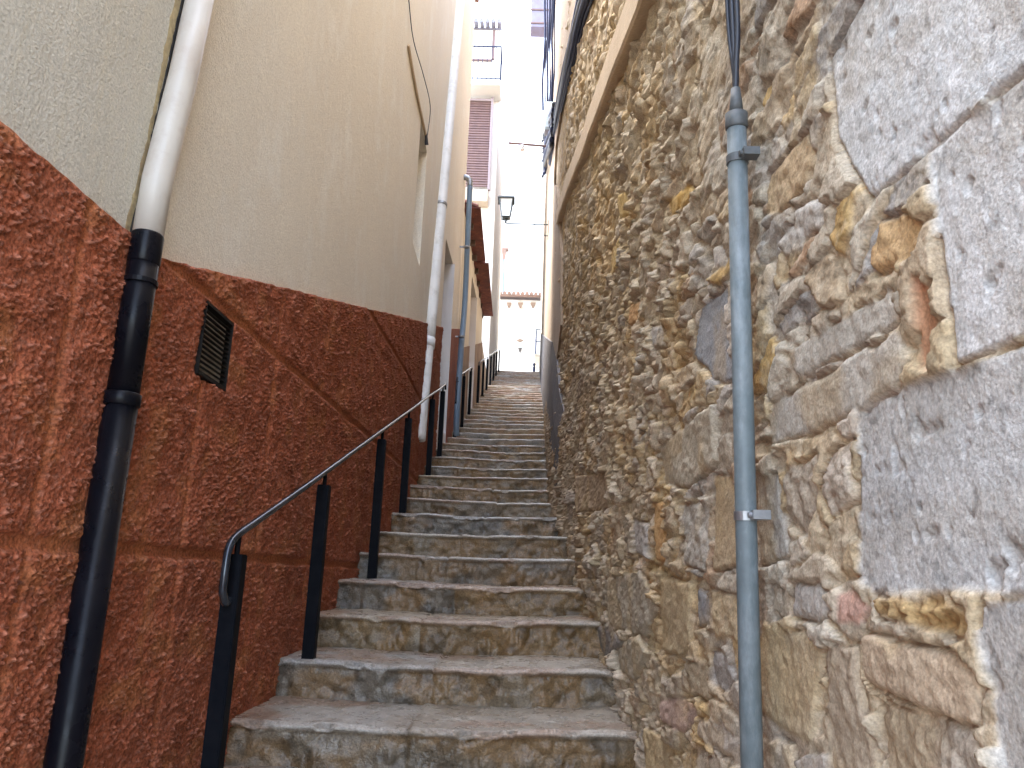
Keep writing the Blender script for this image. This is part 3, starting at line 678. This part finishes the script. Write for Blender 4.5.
# ================================================================== HANDRAILS
def handrail(name, label, posts, rail, loc):
    t = thing(name, label, 'handrail', loc, 'handrails along the left of the steps')
    for (x, y, zb, zt, w) in posts:
        bm = NB(); bx(bm, (x-w/2, y-w/2, zb), (x+w/2, y+w/2, zt-.05), .003)
        p = obj('post', bm, M['iron'], t)
        bm = NB(); tube(bm, [(x, y, zt-.06), (x, y, zt+.012)], .009, 8); obj('pin', bm, M['iron'], p)
        bm = NB(); bx(bm, (x-w*.8, y-w*.8, zb-.002), (x+w*.8, y+w*.8, zb+.006)); obj('foot_plate', bm, M['iron'], p)
    bm = NB(); tube(bm, rail, .0125, 12); obj('rail', bm, M['rail'], t, True)
    return t
def tread_z(y):
    k = math.floor((y-YT)/TREAD); return S*(YT+k*TREAD)-D
def rz(y): return S*y-D+.775
P1 = [(-.867, 2.46), (-.865, 3.47), (-.864, 4.83), (-.862, 5.92), (-.861, 7.46), (-.86, 8.40)]
posts = [(x, y, tread_z(y)-.01, rz(y)-.012, .052) for x, y in P1]
rail = smooth_pts([(-.867, 2.455, -.085), (-.867, 2.415, -.105), (-.867, 2.375, -.07)], 5)+smooth_pts([(-.867, 2.375, -.02), (-.867, 2.385, .055), (-.867, 2.44, rz(2.44)), (-.867, 2.60, rz(2.60))], 6)+[(-.863, y, rz(y)+.006*math.sin(y*3)) for y in (3.2, 4.2, 5.2, 6.2, 7.2, 8.0)]+smooth_pts([(-.86, 8.45, rz(8.45)), (-.86, 8.62, rz(8.62)), (-.86, 8.66, rz(8.62)-.05)], 4)
handrail('handrail', 'nearest and longest dark iron handrail, with a looped lower end, beside red wall', posts, rail, (-.865, 2.46, tread_z(2.46)))
P2 = [(-.835, 10.0), (-.825, 11.0), (-.815, 12.3)]
posts = [(x, y, tread_z(y)-.01, rz(y)-.012, .045) for x, y in P2]
rail = smooth_pts([(-.84, 9.93, rz(9.9)-.35), (-.84, 9.95, rz(9.95)-.08), (-.838, 10.1, rz(10.1)), (-.83, 11, rz(11)), (-.815, 12.4, rz(12.4)), (-.815, 12.46, rz(12.4)-.05)], 6)
handrail('handrail', 'short middle handrail of three posts just past the white doorway', posts, rail, (-.83, 10, tread_z(10)))
P3 = [(-.79, 14.2), (-.775, 15.6), (-.76, 17.1), (-.745, 18.7), (-.73, 20.4), (-.72, 22.2), (-.70, 24.2)]
posts = [(x, y, tread_z(y)-.01, rz(y)-.012, .05) for x, y in P3]
rail = [(-.79, 14.15, rz(14.1)-.06), (-.79, 14.2, rz(14.2))]+[(float(np.interp(y, [14.2, 24.2], [-.79, -.70])), y, rz(y)) for y in (16, 18, 20, 22, 24.3)]
handrail('handrail', 'farthest handrail of many close posts near the top of the steps', posts, rail, (-.79, 14.2, tread_z(14.2)))

# ================================================================== CONDUIT ON THE RIGHT WALL
cp = thing('cable_conduit', 'blue grey conduit pipe with black cables, upright on the stone wall', 'conduit pipe', (.405, 1.5, -1.4))
def C_(px, py): return Pp(px, py, .405)
T = Vector(C_(736.5, 124)); Bq = Vector(C_(752, 768)); dirn = (T-Bq).normalized()
Bot = Bq-dirn*.5
bm = NB(); tube(bm, [Bot, Bq.lerp(T, .3), Bq.lerp(T, .62), T], .0185, 24); obj('tube', bm, M['conduit'], cp, True)
bm = NB(); tube(bm, [T-dirn*.012, T-dirn*.008, T+dirn*.020, T+dirn*.024], [.0188, .0215, .0215, .015], 24); tube(bm, [T+dirn*.02, T+dirn*.075], [.014, .009], 20); obj('end_cap', bm, M['rubber'], cp, True)
for fr, mt in ((.935, 'rubber'), (.355, 'zinc')):
    q = Bq.lerp(T, fr); bm = NB(); tube(bm, [q-dirn*.008, q+dirn*.008], .0208, 24)
    q2 = q+Vector((0.02, -.024, 0)); bx(bm, (q2.x-.018, q2.y-.014, q2.z-.008), (q2.x+.012, q2.y+.010, q2.z+.008)); tube(bm, [q2+Vector((-.024, -.002, 0)), q2+Vector((-.0, -.002, 0))], .005, 8)
    obj('clamp', bm, M[mt], cp)
top = T+dirn*.07
for k, (dy, dx) in enumerate(((.0, 0), (.012, .004), (-.011, .006), (.004, -.008))):
    pts = [top, top+Vector((dx*.4, dy*.35, .06)), top+Vector((dx, dy, .15)), top+Vector((dx, dy*1.1+.004, .35)), top+Vector((dx, dy*.8+.02, .8)), top+Vector((dx+.01, dy+.04, 2.0)), top+Vector((dx+.02, dy+.05, 2.6))]
    obj('cable', tube(NB(), smooth_pts(pts), (.006 if k < 3 else .004), 8), M['cable'], cp, True)

# cable bundles on the rendered house
cb = thing('cable_bundle', 'thick sagging bundle of black cables climbing along the wall above the moulding', 'cables', (.36, 5.3, 4.55), 'cables on the right hand houses')
def Rp(px, py, off=.06):
    v = hit_line(px, py, RW); return Vector((float(lerp_pts(RW, v[1]))-off, v[1], v[2]))
path = [(612, -60), (589, 0), (578, 45), (569, 80), (559.5, 120), (552, 160)]
rr = random.Random(3)
for k in range(14):
    o = (rr.uniform(-.02, .03), rr.uniform(-.16, .16))
    pts = []
    for j, (px, py) in enumerate(path):
        v = Rp(px, py, .05); pts.append(v+Vector((o[0]+rr.uniform(-.006, .006), 0, o[1]+rr.uniform(-.015, .015))))
    obj('cable', tube(NB(), smooth_pts(pts), rr.choice([.012, .018, .024]), 7), M['cable_blue'] if k % 3 else M['cable'], cb, True)
vb = thing('hanging_cable_bundle', 'pale blue grey cables hanging straight down to the junction box', 'cables', (.38, 12, 8), 'cables on the right hand houses')
for k in range(6):
    Y0 = 11.2
    pts = [Vector((float(lerp_pts(RW, Y0+.05*k))-.05-.035*(5-k)-.012*math.sin(j*2+k), Y0+.05*k, at_y(545, py, Y0)[2])) for j, py in enumerate((-50, 0, 30, 55, 80, 110))]
    obj('cable', tube(NB(), smooth_pts(pts), .013 if k % 2 else .02, 7), M['cable_blue'], vb, True)
jb = thing('junction_box', 'small pale grey cable box where the cables meet on the right wall', 'junction box', (.35, 11.1, 6.9))
zj0, zj1 = at_y(545, 132, 11.1)[2], at_y(545, 104, 11.1)[2]; xj = float(lerp_pts(RW, 11.1))
obj('box_body', bx(NB(), (xj-.19, 11.02, zj0), (xj-.02, 11.22, zj1), .01), mk('pale_grey_box', (.62, .70, .72), rough=.5), jb)
obj('box_lid', bx(NB(), (xj-.18, 11.005, zj0+.03), (xj-.04, 11.019, zj1-.03), .004), mk('pale_grey_lid', (.66, .72, .74), rough=.5), jb)
kb = thing('cable_splice', 'tangled dark cable splices under the pale junction box', 'cables', (.33, 10.8, 6), 'cables on the right hand houses')
for k in range(9):
    a = Rp(560-k*.4, 104+k*5, .08); b = Rp(549+rr.uniform(-1, 2), 128+k*5.5, .10+.05*rr.random())
    mid = (a+b)/2+Vector((rr.uniform(-.06, .0), 0, rr.uniform(-.08, .08)))
    obj('splice', tube(NB(), smooth_pts([a, mid, b, b+Vector((-.03, .05, rr.uniform(-.16, -.05)))]), rr.choice([.02, .03, .036]), 7), M['cable_blue'] if k % 2 else M['cable'], kb, True)
# old bracket arm with a small hanging insulator
ya = 12.2; z_ = at_y(530, 145, ya)[2]; xr_ = float(lerp_pts(RW, ya))-.03; xl_ = at_y(508, 143, ya)[0]
ab = thing('bracket_arm', 'thin iron bracket arm above the lantern with a small white insulator', 'bracket', (xr_, ya, z_))
bm = NB(); tube(bm, [(xr_, ya, z_-.02), (xl_, ya, z_+.03)], .022, 8); obj('arm', bm, M['wood_shutter'], ab)
xi = at_y(522, 150, ya)[0]; bm = NB(); tube(bm, [(xi, ya, z_-.0), (xi, ya, z_-.03), (xi, ya, z_-.06), (xi, ya, z_-.10), (xi, ya, z_-.115)], [.02, .045, .03, .045, .02], 12); obj('insulator', bm, M['jamb'], ab, True)

# ================================================================== LANTERN
yl = 14.6; xr_ = float(lerp_pts(RW, yl))-.03
cL = at_y(506, 212, yl); zb_ = at_y(506, 219, yl)[2]; zt_ = at_y(506, 198, yl)[2]; xc = cL[0]
ln = thing('wall_lantern', 'dark metal street lantern with pale glass on an arm from the right wall', 'street lamp', (xr_, yl, zb_-.1))
def frust(bm, x, y, z0, w0, z1, w1):
    return hexa(bm, [(x-w0, y-w0, z0), (x+w0, y-w0, z0), (x+w0, y+w0, z0), (x-w0, y+w0, z0), (x-w1, y-w1, z1), (x+w1, y-w1, z1), (x+w1, y+w1, z1), (x-w1, y+w1, z1)])
hL = zt_-zb_
obj('glass', frust(NB(), xc, yl, zb_+.04, .075, zt_-.07, .125), M['lampglass'], ln)
bm = NB(); frust(bm, xc, yl, zt_-.068, .175, zt_-.035, .165); frust(bm, xc, yl, zt_-.034, .150, zt_+.03, .06); tube(bm, [(xc, yl, zt_+.03), (xc, yl, zt_+.06)], .02, 10); obj('cap', bm, M['green_iron'], ln)
bm = NB(); frust(bm, xc, yl, zb_-.01, .06, zb_+.038, .085); tube(bm, [(xc, yl, zb_-.09), (xc, yl, zb_)], .025, 10); obj('base', bm, M['green_iron'], ln)
bm = NB()
for sx in (-1, 1):
    for sy in (-1, 1): tube(bm, [(xc+sx*.082, yl+sy*.082, zb_+.02), (xc+sx*.135, yl+sy*.135, zt_-.06)], .010, 6)
obj('frame', bm, M['green_iron'], ln)
bm = NB(); tube(bm, smooth_pts([(xc, yl, zb_-.085), (xc+.06, yl, zb_-.10), (xc+.3, yl, zb_-.10), (xr_+.02, yl, zb_-.10)]), .013, 8); tube(bm, smooth_pts([(xr_+.02, yl, zb_-.35), (xr_-.12, yl, zb_-.32), (xr_-.3, yl, zb_-.11)]), .010, 8); obj('arm', bm, M['green_iron'], ln)
bm = NB(); bx(bm, (xr_-.012, yl-.05, zb_-.42), (xr_+.03, yl+.05, zb_-.02)); obj('wall_plate', bm, M['green_iron'], ln)

# ================================================================== SECOND LEFT HOUSE (low, tiled eave)
hB = thing('low_tiled_house', 'low off white house with terracotta tiled eave past the blue pipe', 'house', (-1.2, 13, 2))
ZB = 5.35
bm = NB(); wall_piece(bm, LW, -1, 10.56, 12.35, -2.6, ZB, .3, -.012); wall_piece(bm, LW, -1, 12.35, 13.45, 5.0, ZB, .3, -.012); wall_piece(bm, LW, -1, 13.45, 15.45, -2.6, ZB, .3, -.012)
obj('wall', bm, M['offwhite'], hB)
bm = NB(); wall_piece(bm, LW, -1, 15.46, 18.0, -2.6, ZB-.5, .3, -.02); obj('bare_wall', bm, M['beige_far'], hB)
bm = NB(); bx(bm, (-5, 10.56, -2.6), (-1.5, 15.45, ZB)); obj('house_core', bm, M['offwhite'], hB)
bm = NB(); wall_piece(bm, LW, -1, 10.6, 12.33, 1.5, lambda y: S*y-D+1.15, .1, .012); wall_piece(bm, LW, -1, 13.47, 15.44, 2, lambda y: S*y-D+1.15, .1, .012); obj('dado', bm, M['brown_dado'], hB)
xq = float(lerp_pts(LW, 13.4)); bm = NB(); bx(bm, (xq-.3, 13.42, 2.6), (xq+.008, 13.447, 4.99)); obj('door_reveal', bm, M['jamb'], hB)
dd = obj('door', bx(NB(), (xq-.25, 12.38, 2.7), (xq-.21, 13.41, 4.97)), M['door_dark'], hB)
def tiled_eave(bm, x_out, x_in, y0, y1, z, rise, step=.19):
    """rows of barrel tiles running down towards the lane"""
    n = int((y1-y0)/step)
    for k in range(n):
        yc = y0+(k+.5)*step; jz = random.uniform(-.01, .01); jx = random.uniform(-.02, .02); rings = []
        for t in (0, .34, .341, .67, .671, 1):
            x = x_out+jx+(x_in-x_out)*t; zz = z+rise*t+jz+(.02 if t in (.34, .67) else 0)
            ring = []
            for a in range(9):
                an = math.pi*a/8; ring.append(bm.verts.new((x, yc+math.cos(an)*step*.47, zz+math.sin(an)*step*.40)))
            for a in range(8, -1, -1):
                an = math.pi*a/8; ring.append(bm.verts.new((x, yc+math.cos(an)*step*.38, zz+math.sin(an)*step*.30)))
            rings.append(ring)
        for a, b in zip(rings, rings[1:]):
            for q in range(18): bm.faces.new((a[q], a[(q+1) % 18], b[(q+1) % 18], b[q]))
        bm.faces.new(rings[0]); bm.faces.new(rings[-1][::-1])
    bx(bm, (min(x_out+.05, x_in), y0, z-.035), (max(x_out+.05, x_in), y1, z-.01))
bm = NB(); tiled_eave(bm, -.72, -3.0, 10.6, 12.6, ZB+.05, .8); tiled_eave(bm, -.66, -3.0, 12.6, 15.4, ZB+.0, .8)
rf = obj('roof', bm, M['tile'], hB)
bm = NB()
for k in range(8): bx(bm, (-1.0, 11+k*.6, ZB-.12), (-.80, 11.08+k*.6, ZB-.04))
obj('rafter_ends', bm, M['door_dark'], rf)

# ================================================================== THIRD LEFT HOUSE (tall, white, shutters)
hC = thing('tall_white_house', 'tall white house with purple brown shutters and a small balcony', 'house', (-1.2, 20, 4))
YC = 18.5
xC = -.78
zc = lambda py: float(at_y(485, py, YC)[2])
ztopC = zc(30)
bm = NB(); bx(bm, (-6, YC, -2.6), (xC-.02, 26.0, ztopC)); obj('wall', bm, M['white_wall'], hC)
bm = NB(); bx(bm, (-6, YC-.03, ztopC+.0), (-.80, 26.2, ztopC+.06)); 
for k in range(12): tube(bm, [(-.88-k*.16, YC-.32, ztopC+.06), (-.88-k*.16, YC+1.5, ztopC+.35)], .06, 10)
obj('roof', bm, mk('pale_tile', (.22, .22, .27), rough=.8), hC)
# shutter box hanging in front of the corner window
z0, z1 = zc(192), zc(108); x0, x1 = -1.7, float(at_y(489, 150, YC-.3)[0])
bm = NB(); n = 34
for k in range(n):
    za = z0+(z1-z0)*k/n; zb2 = z0+(z1-z0)*(k+1)/n
    hexa(bm, [(x0, YC-.30, za), (x1, YC-.30, za), (x1, YC-.26, za), (x0, YC-.26, za), (x0, YC-.275, zb2), (x1, YC-.275, zb2), (x1, YC-.26, zb2), (x0, YC-.26, zb2)])
sh = obj('shutter', bm, M['wood_shutter'], hC)
bm = NB(); bx(bm, (x1+.002, YC-.33, z0-.1), (x1+.06, YC-.24, z1+.12)); bx(bm, (x0, YC-.33, z1+.002), (x1, YC-.24, z1+.06)); obj('frame', bm, mk('faded_purple_frame', (.30, .24, .25), rough=.6), sh)
bm = NB(); bx(bm, (x0, YC-.36, z0-.45), (x1+.02, YC-.003, z0-.12)); obj('window_box', bm, M['beige_far'], hC)
# balcony with thin rails
zb0, zb1 = zc(97), zc(64); bal = obj('balcony', bx(NB(), (-1.9, YC-.75, zb0-.14), (-.75, YC-.003, zb0)), M['white_wall'], hC)
bm = NB(); X1 = -.77
tube(bm, [(-1.9, YC-.73, zb1), (X1, YC-.73, zb1), (X1, YC-.02, zb1)], .022, 6); tube(bm, [(-1.9, YC-.73, zb0+.06), (X1, YC-.73, zb0+.06), (X1, YC-.02, zb0+.06)], .015, 6)
for k in range(10): tube(bm, [(X1-k*.12, YC-.73, zb0), (X1-k*.12, YC-.73, zb1)], .009, 6)
for k in range(5): tube(bm, [(X1, YC-.73+k*.15, zb0), (X1, YC-.73+k*.15, zb1)], .009, 6)
obj('railing', bm, M['cable_blue'], bal)
zz0, zz1 = zc(60), zc(32)
bm = NB(); bx(bm, (-1.05, YC-.08, zz0), (-.985, YC-.003, zz1)); bx(bm, (-1.7, YC-.06, zz0-.05), (-1.06, YC-.003, zz0-.01)); obj('window_frame', bm, M['wood_shutter'], hC)
bm = NB(); bx(bm, (-1.7, YC-.03, zz0), (-1.06, YC-.004, zz1)); obj('window', bm, M['white_wall'], hC)

# ================================================================== FAR SQUARE
YF = 33.0
def A(px, py, Y=YF): return at_y(px, py, Y)
fh = thing('white_square_house', 'sunlit white house with tiled eave facing the top of the steps', 'house', (0, YF, ztop))
zE = float(A(520, 300)[2])
bm = NB(); bx(bm, (-7, YF, ztop-.1), (7, YF+6, zE)); obj('wall', bm, M['white_wall'], fh)
bm = NB(); 
hexa(bm, [(-7.2, YF-.45, zE+.01), (7.2, YF-.45, zE+.01), (7.2, YF+3, zE+.9), (-7.2, YF+3, zE+.9), (-7.2, YF-.45, zE+.10), (7.2, YF-.45, zE+.10), (7.2, YF+3, zE+1.0), (-7.2, YF+3, zE+1.0)])
for k in range(60): tube(bm, [(-6+k*.2, YF-.52, zE+.13), (-6+k*.2, YF+3, zE+1.03)], .085, 8)
rf = obj('roof', bm, M['tile_dull'], fh)
for px in (509, 520.5, 533):
    q = A(px, 305, YF-.1); bm = NB(); frust(bm, q[0], YF-.12, q[2]-.14, .03, q[2]+.08, .11); obj('corbel', bm, M['brown_dado'], fh)
q0 = A(511, 340); q1 = A(530, 310); wn = obj('window', bx(NB(), (q0[0], YF-.02, q0[2]), (q1[0], YF-.003, q1[2])), M['white_wall'], fh)
bm = NB(); bx(bm, (q0[0]-.08, YF-.05, q1[2]+.002), (q1[0]+.08, YF-.004, q1[2]+.07)); bx(bm, (q0[0]-.08, YF-.05, q0[2]), (q0[0]-.002, YF-.004, q1[2])); obj('frame', bm, mk('pink_trim', (.70, .48, .42), rough=.8), wn)
# arched hood light over the door
q = A(520, 341); 
bm = NB()
hexa(bm, [(q[0]-.55, YF-.06, q[2]-.10), (q[0]+.55, YF-.06, q[2]-.10), (q[0]+.1, YF-.004, q[2]-.35), (q[0]-.1, YF-.004, q[2]-.35), (q[0]-.6, YF-.06, q[2]+.10), (q[0]+.6, YF-.06, q[2]+.10), (q[0]+.6, YF-.004, q[2]+.12), (q[0]-.6, YF-.004, q[2]+.12)])
em = obj('wall_ornament', bm, mk('pale_grey_plaque', (.58, .66, .64), rough=.8), fh)
bm = NB(); hexa(bm, [(q[0]-.18, YF-.10, q[2]), (q[0], YF-.10, q[2]-.09), (q[0]+.18, YF-.10, q[2]), (q[0], YF-.10, q[2]+.09), (q[0]-.18, YF-.062, q[2]), (q[0], YF-.062, q[2]-.09), (q[0]+.18, YF-.062, q[2]), (q[0], YF-.062, q[2]+.09)]); obj('boss', bm, M['brown_dado'], em)
q = A(520, 351); bm = NB(); frust(bm, q[0], YF-.12, q[2]-.12, .02, q[2]+.1, .09); obj('door_lamp', bm, M['grey_cement'], fh)
# taller white house behind
YG = 44.0
th = thing('tall_square_house', 'tall white building behind the square with a slim chimney pipe', 'house', (0, YG, ztop))
zt2 = float(at_y(515, 150, YG)[2])
bm = NB(); bx(bm, (-9, YG, ztop-.1), (9, YG+8, zt2)); obj('wall', bm, M['white_wall'], th)
bm = NB(); bx(bm, (-9.2, YG-.3, zt2+.01), (9.2, YG+8, zt2+.15)); obj('roof', bm, M['white_wall'], th)
a = at_y(504, 256, YG); b = at_y(503.5, 300, YG); bm = NB(); tube(bm, [(a[0], YG-.12, a[2]), (b[0], YG-.12, b[2]-.5)], .05, 8); pi = obj('drainpipe', bm, M['blue_pipe'], th)
bm = NB(); frust(bm, a[0], YG-.16, a[2]-.3, .06, a[2]+.3, .14); bx(bm, (a[0]-.28, YG-.3, a[2]+.31), (a[0]+.28, YG-.004, a[2]+.42)); obj('hopper', bm, M['tile_dull'], pi)
# right far house with balconies
YH = 26.3
rh = thing('far_right_house', 'pale house at the top right of the steps with small iron balcony', 'house', (.9, YH, ztop))
zr = float(at_y(540, 230, YH)[2])
bm = NB(); bx(bm, (.80, YH, ztop-.1), (6, YH+5, zr+3)); obj('wall', bm, M['offwhite'], rh)
q0 = at_y(538, 356, YH+.5)
bm = NB()
zq0 = q0[2]; zq1 = zq0+.95
for k in range(7): tube(bm, [(.55, YH+.3+k*.25, zq0), (.55, YH+.3+k*.25, zq1)], .015, 6)
tube(bm, [(.80, YH+.3, zq1), (.55, YH+.3, zq1), (.55, YH+1.8, zq1), (.80, YH+1.8, zq1)], .022, 6)
bl = obj('balcony', bx(NB(), (.5, YH+.25, zq0-.1), (.797, YH+1.85, zq0)), M['offwhite'], rh); obj('railing', bm, M['cable_blue'], bl)
# bay hanging high over the lane
zy0 = float(at_y(535, 36, 21)[2]); xb0 = float(at_y(530.5, 30, 21)[0])
bay = obj('bay', bx(NB(), (xb0, 21, zy0+.35), (1.2, 21.5, zy0+3.5)), mk('slatted_grey_bay', (.22, .22, .32), (.2, .17, .2), 3, rough=.7), house_r)
bm = NB()
for k in range(9): bx(bm, (xb0-.02, 20.97, zy0+.45+k*.5), (1.1, 20.997, zy0+.50+k*.5))
obj('slats', bm, M['wood_shutter'], bay)
bm = NB(); bx(bm, (.95, 20.5, 12.71), (3.2, 24.5, zy0+3.6)); obj('upper_wall', bm, M['plaster_r'], house_r)
# bollard at the stair head
q = A(534, 371, 26.6); bo = thing('bollard', 'small dark bollard at the head of the steps', 'bollard', (q[0], 26.6, ztop))
bm = NB(); tube(bm, [(q[0], 26.6, ztop-.02), (q[0], 26.6, ztop+.62), (q[0], 26.6, ztop+.66)], [.05, .05, .03], 14); obj('post', bm, M['cable_blue'], bo, True)
bm = NB(); tube(bm, [(q[0], 26.6, ztop+.66), (q[0], 26.6, ztop+.70), (q[0], 26.6, ztop+.76), (q[0], 26.6, ztop+.79)], [.02, .05, .05, .02], 14); obj('knob', bm, M['cable_blue'], bo, True)
